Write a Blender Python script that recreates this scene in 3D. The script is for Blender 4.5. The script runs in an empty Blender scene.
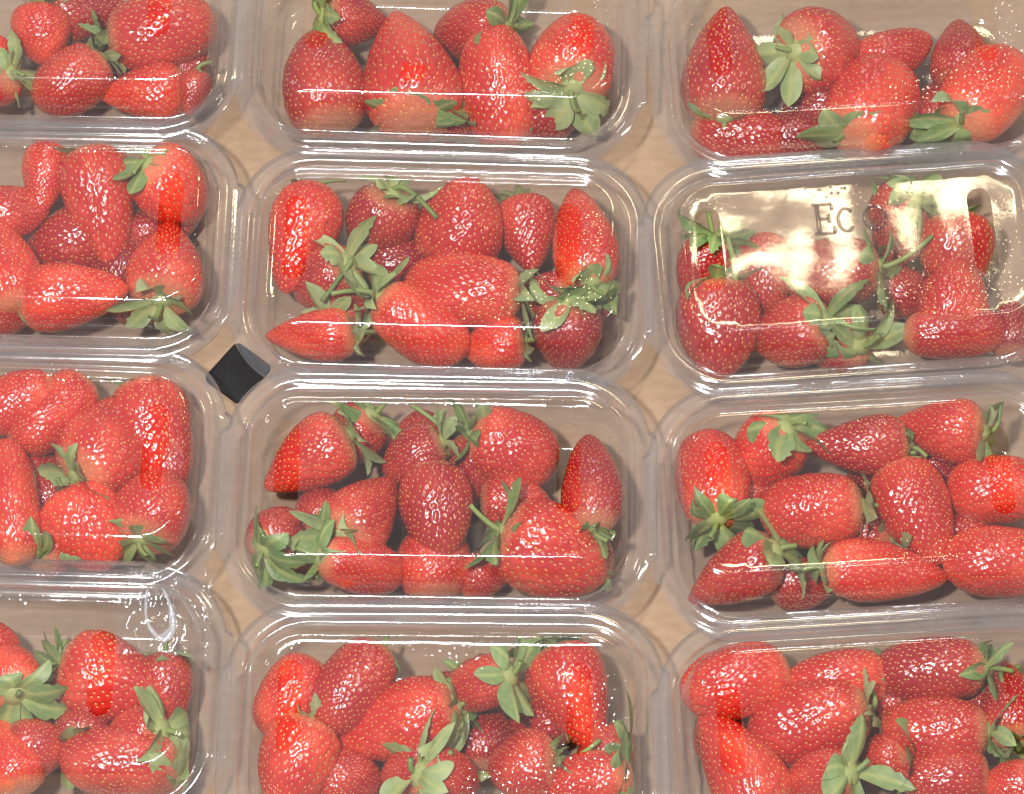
import bpy, bmesh, math, random
import numpy as np
from mathutils import Vector, Matrix, noise
from mathutils.geometry import delaunay_2d_cdt

sc = bpy.context.scene
COL = sc.collection
R = math.radians
CM = 0.01
rng = random.Random(7)

# ------------------------------------------------------------------ camera
ELEV, DIST = R(65), 1.65
AIM = Vector((0, 0, 3.4 * CM))
TANH = 0.2305 / DIST
cam_d = bpy.data.cameras.new('camera')
cam = bpy.data.objects.new('camera', cam_d)
COL.objects.link(cam)
cam.location = AIM + Vector((0, -math.cos(ELEV), math.sin(ELEV))) * DIST
cam.rotation_euler = (R(90) - ELEV, 0, 0)
cam_d.sensor_width = 36
cam_d.lens = 18 / TANH
cam_d.clip_start, cam_d.clip_end = 0.01, 50
sc.camera = cam
CQ = cam.rotation_euler.to_matrix()

def at(px, py, z):
    """point of the horizontal plane z that the photograph shows at (px, py)"""
    d = CQ @ Vector(((px - 512) / 512 * TANH, -(py - 397) / 512 * TANH, -1))
    t = (z - cam.location.z) / d.z
    return cam.location + d * t

def mpp(p):
    depth = (p - cam.location).dot(CQ @ Vector((0, 0, -1)))
    return depth * TANH / 512

# ------------------------------------------------------------------ helpers
def mesh_obj(name, verts, faces, mats, parent=None, smooth=True, mat_idx=None):
    me = bpy.data.meshes.new(name)
    me.from_pydata([tuple(v) for v in verts], [], faces)
    for m in (mats if isinstance(mats, (list, tuple)) else [mats]):
        me.materials.append(m)
    if mat_idx is not None:
        me.polygons.foreach_set('material_index', mat_idx)
    if smooth:
        me.polygons.foreach_set('use_smooth', [True] * len(me.polygons))
    me.update()
    o = bpy.data.objects.new(name, me)
    COL.objects.link(o)
    if parent: o.parent = parent
    return o

def thing(name, label, cat, group=None):
    o = bpy.data.objects.new(name, None)
    o.empty_display_size = 0.01
    COL.objects.link(o)
    o['label'] = label; o['category'] = cat
    if group: o['group'] = group
    return o

def new_mat(name):
    m = bpy.data.materials.new(name); m.use_nodes = True
    nt = m.node_tree; nt.nodes.clear()
    out = nt.nodes.new('ShaderNodeOutputMaterial')
    def N(t, **kw):
        n = nt.nodes.new('ShaderNode' + t)
        for k, v in kw.items():
            if k.startswith('i_'):
                key = k[2:].replace('_', ' ')
                n.inputs[int(key) if key.isdigit() else key].default_value = v
            else: setattr(n, k, v)
        return n
    return m, N, nt.links.new, out

def ramp(N, stops):
    r = N('ValToRGB'); cr = r.color_ramp
    while len(cr.elements) < len(stops): cr.elements.new(.5)
    for e, (p, c) in zip(cr.elements, stops):
        e.position = p; e.color = c if len(c) == 4 else (*c, 1)
    return r

# ------------------------------------------------------------------ materials
def m_fruit():
    m, N, L, out = new_mat('strawberry_skin')
    oi = N('ObjectInfo'); tc = N('TexCoord')
    sep = N('SeparateXYZ'); L(tc.outputs['Generated'], sep.inputs[0])
    # pale shoulder by the cap, ripening towards the tip
    rp = ramp(N, [(0.0, (1, 1, 1)), (0.04, (.7, .7, .7)), (.12, (0, 0, 0))])
    L(sep.outputs['Z'], rp.inputs[0])
    add = N('VectorMath', operation='ADD'); L(tc.outputs['Object'], add.inputs[0]); L(oi.outputs['Location'], add.inputs[1])
    nz = N('TexNoise', i_Scale=2.2, i_Detail=3.0); L(add.outputs[0], nz.inputs['Vector'])
    hs = N('HueSaturation', i_Hue=.507, i_Saturation=.98, i_Value=1.4); L(oi.outputs['Color'], hs.inputs['Color'])
    nr = ramp(N, [(.42, (0, 0, 0)), (.7, (1, 1, 1))]); L(nz.outputs[0], nr.inputs[0])
    mx = N('MixRGB'); L(nr.outputs[0], mx.inputs[0]); L(oi.outputs['Color'], mx.inputs[1]); L(hs.outputs[0], mx.inputs[2])
    sh = N('Math', operation='MULTIPLY', i_1=.55); L(rp.outputs[0], sh.inputs[0])
    mx2 = N('MixRGB'); L(sh.outputs[0], mx2.inputs[0]); L(mx.outputs[0], mx2.inputs[1]); mx2.inputs[2].default_value = (.80, .40, .20, 1)
    nb = N('TexNoise', i_Scale=38.0, i_Detail=2.0); L(tc.outputs['Object'], nb.inputs['Vector'])
    bp = N('Bump', i_Strength=.1, i_Distance=.0006); L(nb.outputs[0], bp.inputs['Height'])
    p = N('BsdfPrincipled', i_Roughness=.21)
    p.inputs['Specular IOR Level'].default_value = .55
    p.inputs['Coat Weight'].default_value = .55; p.inputs['Coat Roughness'].default_value = .08
    p.inputs['Subsurface Weight'].default_value = .12
    p.inputs['Subsurface Radius'].default_value = (.004, .0008, .0005)
    p.inputs['Subsurface Scale'].default_value = 1
    L(mx2.outputs[0], p.inputs['Base Color']); L(bp.outputs[0], p.inputs['Normal'])
    L(p.outputs[0], out.inputs[0])
    return m

def m_plain(name, col, rough=.5, spec=.5, trans=0, nscale=60, var=.35):
    m, N, L, out = new_mat(name)
    tc = N('TexCoord'); nz = N('TexNoise', i_Scale=nscale, i_Detail=4.0)
    L(tc.outputs['Object'], nz.inputs['Vector'])
    a = tuple(c * (1 - var) for c in col); b = tuple(min(1, c * (1 + var)) for c in col)
    rp = ramp(N, [(.3, a), (.7, b)]); L(nz.outputs[0], rp.inputs[0])
    p = N('BsdfPrincipled', i_Roughness=rough); p.inputs['Specular IOR Level'].default_value = spec
    L(rp.outputs[0], p.inputs['Base Color'])
    if trans:
        t = N('BsdfTranslucent'); L(rp.outputs[0], t.inputs[0])
        mx = N('MixShader', i_0=trans); L(p.outputs[0], mx.inputs[1]); L(t.outputs[0], mx.inputs[2])
        L(mx.outputs[0], out.inputs[0])
    else: L(p.outputs[0], out.inputs[0])
    return m

def m_leaf():
    m, N, L, out = new_mat('sepal_green')
    oi = N('ObjectInfo'); tc = N('TexCoord')
    nz = N('TexNoise', i_Scale=120, i_Detail=5.0); L(tc.outputs['Object'], nz.inputs['Vector'])
    rp = ramp(N, [(.3, (.6, .66, .52)), (.7, (1.35, 1.25, 1.3))]); L(nz.outputs[0], rp.inputs[0])
    ml = N('MixRGB', blend_type='MULTIPLY', i_0=1.0); L(oi.outputs['Color'], ml.inputs[1]); L(rp.outputs[0], ml.inputs[2])
    # paler, greyer undersides
    geo = N('NewGeometry')
    mx = N('MixRGB'); mx.inputs[2].default_value = (.40, .47, .30, 1)
    bf = N('Math', operation='MULTIPLY', i_1=.3); L(geo.outputs['Backfacing'], bf.inputs[0])
    L(bf.outputs[0], mx.inputs[0]); L(ml.outputs[0], mx.inputs[1])
    at_ = N('Attribute', attribute_name='vein')
    mv = N('MixRGB'); mv.inputs[2].default_value = (.52, .54, .18, 1)
    vf = N('Math', operation='MULTIPLY', i_1=.75); L(at_.outputs['Fac'], vf.inputs[0])
    L(vf.outputs[0], mv.inputs[0]); L(mx.outputs[0], mv.inputs[1])
    bp = N('Bump', i_Strength=.8, i_Distance=.001); L(nz.outputs[0], bp.inputs['Height'])
    p = N('BsdfPrincipled', i_Roughness=.42); p.inputs['Specular IOR Level'].default_value = .45
    L(mv.outputs[0], p.inputs['Base Color']); L(bp.outputs[0], p.inputs['Normal'])
    t = N('BsdfTranslucent'); L(mv.outputs[0], t.inputs[0])
    ms = N('MixShader', i_0=.25); L(p.outputs[0], ms.inputs[1]); L(t.outputs[0], ms.inputs[2])
    L(ms.outputs[0], out.inputs[0])
    return m

def m_plastic(name, haze=.02, edge=.2, f0=.075, rough=.06, wav=.0004, tint=(.977, .977, .98, 1)):
    """thin clear thermoformed film: transparent, Fresnel gloss of both faces, a trace of milky scatter"""
    m, N, L, out = new_mat(name)
    tc = N('TexCoord')
    nz = N('TexNoise', i_Scale=55, i_Detail=3.0); L(tc.outputs['Object'], nz.inputs['Vector'])
    nm = N('TexNoise', i_Scale=24, i_Detail=1.0); L(tc.outputs['Object'], nm.inputs['Vector'])
    mk = ramp(N, [(.5, (0, 0, 0)), (.66, (1, 1, 1))]); L(nm.outputs[0], mk.inputs[0])
    vo = N('TexVoronoi', i_Scale=420); L(tc.outputs['Object'], vo.inputs['Vector'])
    vr = ramp(N, [(.0, (1, 1, 1)), (.35, (0, 0, 0))]); L(vo.outputs['Distance'], vr.inputs[0])
    mm = N('Math', operation='MULTIPLY'); L(mk.outputs[0], mm.inputs[0]); L(vr.outputs[0], mm.inputs[1])
    b0 = N('Bump', i_Strength=.16, i_Distance=.0005); L(mm.outputs[0], b0.inputs['Height'])
    bp = N('Bump', i_Strength=.35, i_Distance=wav); L(nz.outputs[0], bp.inputs['Height']); L(b0.outputs[0], bp.inputs['Normal'])
    lw = N('LayerWeight', i_Blend=.5); L(bp.outputs[0], lw.inputs['Normal'])
    pw = N('Math', operation='POWER', i_1=4.0); L(lw.outputs['Facing'], pw.inputs[0])
    mr = N('MapRange'); L(pw.outputs[0], mr.inputs[0]); mr.inputs[3].default_value = f0; mr.inputs[4].default_value = .8
    gl = N('BsdfGlossy', i_Roughness=rough); gl.inputs[0].default_value = (1, 1, 1, 1); L(bp.outputs[0], gl.inputs['Normal'])
    tr = N('BsdfTransparent'); tr.inputs[0].default_value = tint
    df = N('BsdfDiffuse'); df.inputs[0].default_value = (.82, .87, .93, 1)
    tl = N('BsdfTranslucent'); tl.inputs[0].default_value = (.82, .87, .93, 1)
    dt = N('MixShader', i_0=.45); L(df.outputs[0], dt.inputs[1]); L(tl.outputs[0], dt.inputs[2])
    p2 = N('Math', operation='POWER', i_1=2.5); L(lw.outputs['Facing'], p2.inputs[0])
    mh = N('MapRange'); L(p2.outputs[0], mh.inputs[0]); mh.inputs[3].default_value = haze; mh.inputs[4].default_value = edge
    a = N('MixShader'); L(mh.outputs[0], a.inputs[0]); L(tr.outputs[0], a.inputs[1]); L(dt.outputs[0], a.inputs[2])
    b = N('MixShader'); L(mr.outputs[0], b.inputs[0]); L(a.outputs[0], b.inputs[1]); L(gl.outputs[0], b.inputs[2])
    L(b.outputs[0], out.inputs[0])
    return m

def m_card():
    m, N, L, out = new_mat('brown_cardboard')
    tc = N('TexCoord')
    mp = N('Mapping'); mp.inputs['Scale'].default_value = (1, 2.2, 1); L(tc.outputs['Object'], mp.inputs[0])
    n1 = N('TexNoise', i_Scale=130, i_Detail=6.0); L(mp.outputs[0], n1.inputs['Vector'])
    n2 = N('TexNoise', i_Scale=14, i_Detail=3.0); L(tc.outputs['Object'], n2.inputs['Vector'])
    ad = N('Math', operation='ADD'); L(n1.outputs[0], ad.inputs[0]); L(n2.outputs[0], ad.inputs[1])
    rp = ramp(N, [(.36, (.37, .25, .16)), (.68, (.47, .325, .215))])
    hf = N('Math', operation='MULTIPLY', i_1=.5); L(ad.outputs[0], hf.inputs[0]); L(hf.outputs[0], rp.inputs[0])
    wv = N('TexWave', i_Scale=55, i_Distortion=.6); wv.bands_direction = 'Y'; L(tc.outputs['Object'], wv.inputs['Vector'])
    bp = N('Bump', i_Strength=.12, i_Distance=.0006); L(wv.outputs['Fac'], bp.inputs['Height'])
    p = N('BsdfPrincipled', i_Roughness=.85); p.inputs['Specular IOR Level'].default_value = .2
    L(rp.outputs[0], p.inputs['Base Color']); L(bp.outputs[0], p.inputs['Normal']); L(p.outputs[0], out.inputs[0])
    return m

M_FRUIT = m_fruit()
M_SEED = m_plain('achene_yellow', (.66, .33, .08), .25, .7, nscale=9, var=.45)
M_LEAF = m_leaf()
M_STEM = m_plain('stem_green', (.22, .28, .08), .45, .4, .15)
M_LID = m_plastic('clear_lid_plastic', .030, .26, f0=.082, rough=.06)
M_RIM = m_plastic('clear_rim_plastic', .044, .34, f0=.09, rough=.08)
M_EDGE = m_plastic('clear_rim_edge', .18, .5, f0=.12, rough=.1)
M_CREASE_GLINT = m_plastic('crease_glint_white', .72, .85, f0=.15, rough=.15)  # milky white paints the light caught by the lid's fold
M_FILM = m_plastic('crumpled_film', .03, .4, f0=.10, rough=.10)
M_TRAY = m_plastic('clear_tray_plastic', .02, .20, f0=.06)
M_LID_SOFT = m_plastic('scuffed_lid_plastic', .03, .26, f0=.085, rough=.115)
M_EMB = m_plastic('embossed_plastic', .06, .45, f0=.08, tint=(.50, .46, .42, 1))  # dark tint stands in for light the raised strokes bend away
M_CARD = m_card()
M_BLACK = m_plain('plain_black', (.006, .006, .007), .45, .3)

# ------------------------------------------------------------------ strawberries: prototype meshes (unit width 1, unit length 1, cap at z=0)
SHAPES = {
 'cone':  [(0, 0), (.01, .17), (.05, .34), (.13, .46), (.25, .5), (.42, .47), (.6, .385), (.78, .255), (.9, .15), (.97, .075), (1, 0)],
 'long':  [(0, 0), (.01, .14), (.05, .29), (.14, .41), (.3, .49), (.47, .5), (.64, .455), (.8, .35), (.91, .225), (.975, .11), (1, 0)],
 'round': [(0, 0), (.01, .18), (.05, .33), (.14, .45), (.3, .5), (.48, .49), (.66, .425), (.81, .32), (.92, .2), (.98, .09), (1, 0)],
 'blunt': [(0, 0), (.01, .16), (.05, .3), (.14, .42), (.3, .48), (.5, .5), (.7, .47), (.85, .38), (.94, .26), (.985, .12), (1, 0)],
 'slim':  [(0, 0), (.01, .16), (.06, .33), (.16, .45), (.3, .5), (.46, .47), (.62, .4), (.78, .3), (.9, .19), (.97, .09), (1, 0)],
}
def smooth_profile(pts, u):
    t = np.array([p[0] for p in pts]); r = np.array([p[1] for p in pts])
    s = np.concatenate([[0], np.cumsum(np.hypot(np.diff(t), np.diff(r)))]); s /= s[-1]
    f = np.linspace(0, 1, 400)
    tt, rr = np.interp(f, s, t), np.interp(f, s, r)
    k = np.hanning(41); k /= k.sum()
    def sm(a, odd):
        pad = 20
        lo = (2 * a[0] - a[1:pad + 1][::-1]) if odd else a[1:pad + 1][::-1]
        hi = (2 * a[-1] - a[-pad - 1:-1][::-1]) if odd else a[-pad - 1:-1][::-1]
        return np.convolve(np.concatenate([lo, a, hi]), k, 'valid')
    rr2 = sm(rr, True); tt2 = sm(tt, False)
    tt2 = (tt2 - tt2[0]) / (tt2[-1] - tt2[0])
    return np.interp(u, f, tt2), np.maximum(np.interp(u, f, rr2), 0)

def fruit_mesh(kind, seed, aspect):
    """aspect = length/width the dimples are laid out for"""
    rs = np.random.RandomState(seed)
    NU, NV = 168, 112
    u = np.linspace(0, 1, NV)
    t, r = smooth_profile(SHAPES[kind], u)
    r = r / r.max() * .5
    ph = np.linspace(0, 2 * np.pi, NU, endpoint=False)
    T, PH = np.meshgrid(t, ph, indexing='ij'); RR = np.repeat(r[:, None], NU, 1)
    lob = .035 * np.cos(2 * PH + rs.rand() * 6) * np.sin(np.pi * T) + .022 * np.cos(3 * PH + rs.rand() * 6 + 2 * T) * T
    bend = (rs.rand(2) - .5) * .16
    flat = rs.uniform(.9, 1.0)
    RR = RR * (1 + lob)
    def pos(T, PH, RR):
        return np.stack([RR * np.cos(PH) + bend[0] * T * T, RR * np.sin(PH) * flat + bend[1] * T * T, T * aspect], -1)
    P = pos(T, PH, RR)
    off = Vector((seed * 3.1, seed * 1.7, 0))
    lump = np.array([[noise.noise(Vector(P[i, j]) * 3.2 + off) for j in range(0, NU, 4)] for i in range(0, NV, 4)])
    lump = np.repeat(np.repeat(lump, 4, 0), 4, 1)[:NV, :NU]
    for ax in (0, 1):   # blur the coarse lumps
        for _ in range(3): lump = (np.roll(lump, 2, ax) + np.roll(lump, -2, ax) + 2 * lump) / 4 if ax == 1 else np.vstack([lump[:1], (lump[:-2] + lump[2:] + 2 * lump[1:-1]) / 4, lump[-1:]])
    RR = RR * (1 + .03 * lump); P = pos(T, PH, RR)
    du = np.gradient(P, axis=0); dv = np.gradient(np.concatenate([P[:, -1:], P, P[:, :1]], 1), axis=1)[:, 1:-1]
    Nn = -np.cross(du, dv); ln = np.linalg.norm(Nn, axis=-1, keepdims=True); Nn = Nn / np.maximum(ln, 1e-9)
    if (Nn[NV // 2, :, :2] * P[NV // 2, :, :2]).sum() < 0: Nn = -Nn
    # achenes in spiral rows, spacing about 0.085 of the width
    sp = .083
    seg = np.hypot(np.diff(t * aspect), np.diff(r)); area = 2 * np.pi * (r[1:] + r[:-1]) / 2 * seg
    ca = np.concatenate([[0], np.cumsum(area)]); n = int(ca[-1] / (sp * sp * .95))
    ga = math.pi * (3 - math.sqrt(5))
    su, sph = [], []
    for k in range(n):
        a = (k + .5) / n * ca[-1]
        uu = np.interp(a, ca, u) + rs.normal() * .004
        if uu < .05: continue
        su.append(min(max(uu, 0), .995)); sph.append((k * ga + rs.normal() * .05) % (2 * np.pi))
    fi = np.array(su) * (NV - 1); fj = np.array(sph) / (2 * np.pi) * NU
    ii = np.clip(np.round(fi).astype(int), 1, NV - 2); jj = np.round(fj).astype(int) % NU
    S, SN, SD = P[ii, jj], Nn[ii, jj], du[ii, jj]
    flatP = P.reshape(-1, 3); d2 = np.full(len(flatP), 9.)
    for a in range(0, len(flatP), 4000):
        q = flatP[a:a + 4000]
        d2[a:a + 4000] = ((q[:, None] - S[None]) ** 2).sum(-1).min(1)
    h = np.exp(-d2 / (2 * (.024) ** 2))
    puff = np.clip(np.sqrt(d2) / .055, 0, 1)
    disp = -.014 * h + .004 * puff
    disp = disp * np.clip(np.repeat(t, NU) / .10, .25, 1)
    Q = (flatP + Nn.reshape(-1, 3) * disp[:, None])
    verts = Q.tolist()
    faces, mi = [], []
    for i in range(NV - 1):
        for j in range(NU):
            a, b = i * NU + j, i * NU + (j + 1) % NU
            faces.append((a, b, b + NU, a + NU)); mi.append(0)
    # teardrop achenes sitting in the dimples
    for s, nn, dd, ts in zip(S, SN, SD, t[ii]):
        dd = dd - nn * (dd @ nn); dd /= max(np.linalg.norm(dd), 1e-9); bb = np.cross(nn, dd)
        c = s - nn * .0115 * min(1, max(.25, ts / .10)); l, w, hh = .0160, .0092, .010
        k0 = len(verts)
        ring = [c + dd * l * math.cos(q) + bb * w * math.sin(q) * (1 - .25 * math.cos(q)) for q in np.linspace(0, 2 * math.pi, 7)[:-1]]
        verts += [v.tolist() for v in ring] + [(c + nn * hh).tolist()]
        for q in range(6): faces.append((k0 + q, k0 + (q + 1) % 6, k0 + 6)); mi.append(1)
    V = np.array(verts); V[:, 2] /= aspect
    me = bpy.data.meshes.new('fruit')
    me.from_pydata(V.tolist(), [], faces)
    me.materials.append(M_FRUIT); me.materials.append(M_SEED)
    me.polygons.foreach_set('material_index', mi)
    me.polygons.foreach_set('use_smooth', [True] * len(faces))
    me.update()
    bm = bmesh.new(); bm.from_mesh(me); bmesh.ops.recalc_face_normals(bm, faces=bm.faces); bm.to_mesh(me); bm.free()
    return me

FRUIT = {}
for kk, asps in (('cone', (1.15, 1.3, 1.2)), ('long', (1.4, 1.6, 1.5)), ('round', (1.0, .95, 1.1)), ('blunt', (1.2, 1.35, 1.3)), ('slim', (1.5, 1.7, 1.45))):
    FRUIT[kk] = [fruit_mesh(kk, 11 * i + len(kk) + ord(kk[0]), a) for i, a in enumerate(asps)]

# ------------------------------------------------------------------ sepals
def calyx_mesh(seed, style):
    """metres; cap at origin, fruit towards +z; style: star (spread flat), hug (folded onto the fruit), up (thrown back towards the stem)"""
    rs = random.Random(seed)
    verts, faces, vein = [], [], []
    n = rs.choice([7, 8, 9, 10])
    NS, NW = 12, 6
    for k in range(n):
        az = 2 * math.pi * (k + rs.uniform(-.22, .22)) / n
        Ln = rs.uniform(1.15, 1.95) * CM; Wd = rs.uniform(.56, .86) * CM
        if style == 'hug': a0, a1 = R(rs.uniform(-15, 20)), R(rs.uniform(35, 85))
        elif style == 'star': a0, a1 = R(rs.uniform(-40, 18)), R(rs.uniform(-65, 42))
        else: a0, a1 = R(rs.uniform(-60, -30)), R(rs.uniform(-50, 30))
        tw = rs.uniform(-.8, .8); cup = rs.uniform(-.6, .8); sway = rs.uniform(-.55, .55)
        teeth = rs.random() < .45; k0 = len(verts)
        x, z, yb = .10 * CM, -.02 * CM - .02 * CM * (k % 2), 0
        for i in range(NS + 1):
            f = i / NS
            ang = a0 + (a1 - a0) * f ** 1.3
            if i: x += math.cos(ang) * Ln / NS; z += math.sin(ang) * Ln / NS; yb += sway * Ln / NS * f
            w = Wd * (.36 + .64 * min(1, f / .45)) * (1 - max(0, (f - .5) / .5) ** 2.6) if f < 1 else .0
            if teeth and f > .62 and i % 2 == 0: w *= .74
            w = max(w, .02 * CM)
            for j in range(NW + 1):
                s = j / NW * 2 - 1
                y = s * w / 2
                zz = z + cup * (s * s) * w * .5 + tw * f * y + rs.uniform(-.006, .006) * CM
                yy = y + yb
                verts.append((x * math.cos(az) - yy * math.sin(az), x * math.sin(az) + yy * math.cos(az), zz))
                vein.append(max(0, 1 - abs(s) * 3.0) * .9 + max(0, .32 - f) * 2.6 + (.28 if (i + abs(j - NW // 2)) % 3 == 0 else 0))
        for i in range(NS):
            for j in range(NW):
                a = k0 + i * (NW + 1) + j
                faces.append((a, a + 1, a + NW + 2, a + NW + 1))
    # hub
    k0 = len(verts); H = 12
    for rr, zz in ((.42, .02), (.34, -.07), (.18, -.14)):
        for q in range(H):
            a = 2 * math.pi * q / H
            verts.append((rr * CM * math.cos(a), rr * CM * math.sin(a), zz * CM)); vein.append(1)
    verts.append((0, 0, -.16 * CM)); vein.append(1)
    for i in range(2):
        for q in range(H):
            faces.append((k0 + i * H + q, k0 + i * H + (q + 1) % H, k0 + (i + 1) * H + (q + 1) % H, k0 + (i + 1) * H + q))
    for q in range(H): faces.append((k0 + 2 * H + q, k0 + 2 * H + (q + 1) % H, k0 + 3 * H))
    me = bpy.data.meshes.new('calyx'); me.from_pydata(verts, [], faces)
    me.materials.append(M_LEAF)
    a = me.attributes.new('vein', 'FLOAT', 'POINT'); a.data.foreach_set('value', [min(1, v) for v in vein])
    me.polygons.foreach_set('use_smooth', [True] * len(faces)); me.update()
    return me
CALYX = {s: [calyx_mesh(100 * i + len(s), s) for i in range(5)] for s in ('star', 'hug', 'up')}

def tube(name, pts, radii, mat, parent, nseg=8):
    verts, faces = [], []
    prev = None
    for i, p in enumerate(pts):
        d = (pts[min(i + 1, len(pts) - 1)] - pts[max(i - 1, 0)]).normalized()
        a = d.orthogonal().normalized() if prev is None else (prev - d * prev.dot(d)).normalized()
        prev = a; b = d.cross(a)
        for q in range(nseg):
            t = 2 * math.pi * q / nseg
            verts.append(p + (a * math.cos(t) + b * math.sin(t)) * radii[i])
    for i in range(len(pts) - 1):
        for q in range(nseg):
            faces.append((i * nseg + q, i * nseg + (q + 1) % nseg, (i + 1) * nseg + (q + 1) % nseg, (i + 1) * nseg + q))
    faces.append(tuple(range(nseg))[::-1]); faces.append(tuple(range(len(verts) - nseg, len(verts))))
    return mesh_obj(name, verts, faces, mat, parent)

FL, TOP = 3.4 * CM, 5.38 * CM          # height of the flange and of the lid panel

def soft(v, lim, m):
    a = abs(v)
    return v if a <= lim - m else math.copysign(lim - m + m * math.tanh((a - lim + m) / m), v)

def tuck(p, box):
    """bend a leaf or stem point back inside the walls and lid of its punnet"""
    org, rz = box
    d = p - org; c, s_ = math.cos(rz), math.sin(rz)
    x, y, z = (d.x * c + d.y * s_) / CM, (-d.x * s_ + d.y * c) / CM, p.z / CM
    zt = TOP / CM - .12
    if z > zt - .7: z = zt - .7 + .7 * math.tanh((z - zt + .7) / .7)
    if z < .3: z = .3
    zr = z - FL / CM
    lx, ly = (8.3 - .3 * zr, 4.55 - .42 * zr) if zr > 0 else (8.3 + .25 * zr, 4.55 + .25 * zr)
    x, y = soft(x, lx, .7), soft(y, ly, .7)
    return Vector((org.x + (x * c - y * s_) * CM, org.y + (x * s_ + y * c) * CM, z * CM))

def tuck_mesh(o, root, box, own):
    if own: o.data = o.data.copy()
    m = Matrix.LocRotScale(root.location, root.rotation_euler, None) @ Matrix.LocRotScale(o.location, None, o.scale)
    mi = m.inverted()
    for v in o.data.vertices: v.co = mi @ tuck(m @ v.co, box)

PUN = {  # flange centre px, rotation, tilt x, tilt y, lid unevenness, label
 'A': (40, 23, -1, 1.4, .1, .06, 'clear lidded strawberry punnet at the top left corner, cut off by two photo edges'),
 'B': (441, 42, -2, 1.2, .0, .06, 'clear lidded punnet holding only six big strawberries, middle of the top row'),
 'C': (857, 60, 3.5, .1, .2, .06, 'clear lidded punnet at the top right corner, bare cardboard showing at its back'),
 'D': (30, 237, -1.5, 1.5, -.1, .07, 'clear lidded punnet, left of second row, black patch at its front right corner'),
 'E': (441, 268, -1.8, 1.3, .0, .07, 'clear lidded punnet, middle of second row, with a narrow upright strawberry at right'),
 'F': (853, 268, 4.3, 1.0, .0, .20, 'clear punnet with golden glare and Eco embossed on its lid'),
 'G': (10, 466, -2.4, 1.4, .0, .07, 'clear lidded punnet, left of third row, long red lid slot over strawberries'),
 'H': (437, 492, -.8, 1.3, .1, .08, 'clear lidded punnet in the middle of the third row, whole in view with many leaves'),
 'I': (866, 503, 3.6, 1.3, -.1, .07, 'clear lidded punnet, right of third row, with two pale star caps near its back'),
 'J': (5, 689, -1.5, 1.7, .1, .12, 'clear punnet at the bottom left whose dented lid has a crease with painted white glint'),
 'K': (444, 732, -.6, 1.1, .0, .05, 'clear lidded punnet, middle of the bottom row, cut off below by the photo edge'),
 'L': (881, 743, 3.7, 1.0, .0, .045, 'clear lidded punnet at the bottom right corner, full of sideways strawberries'),
}

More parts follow.
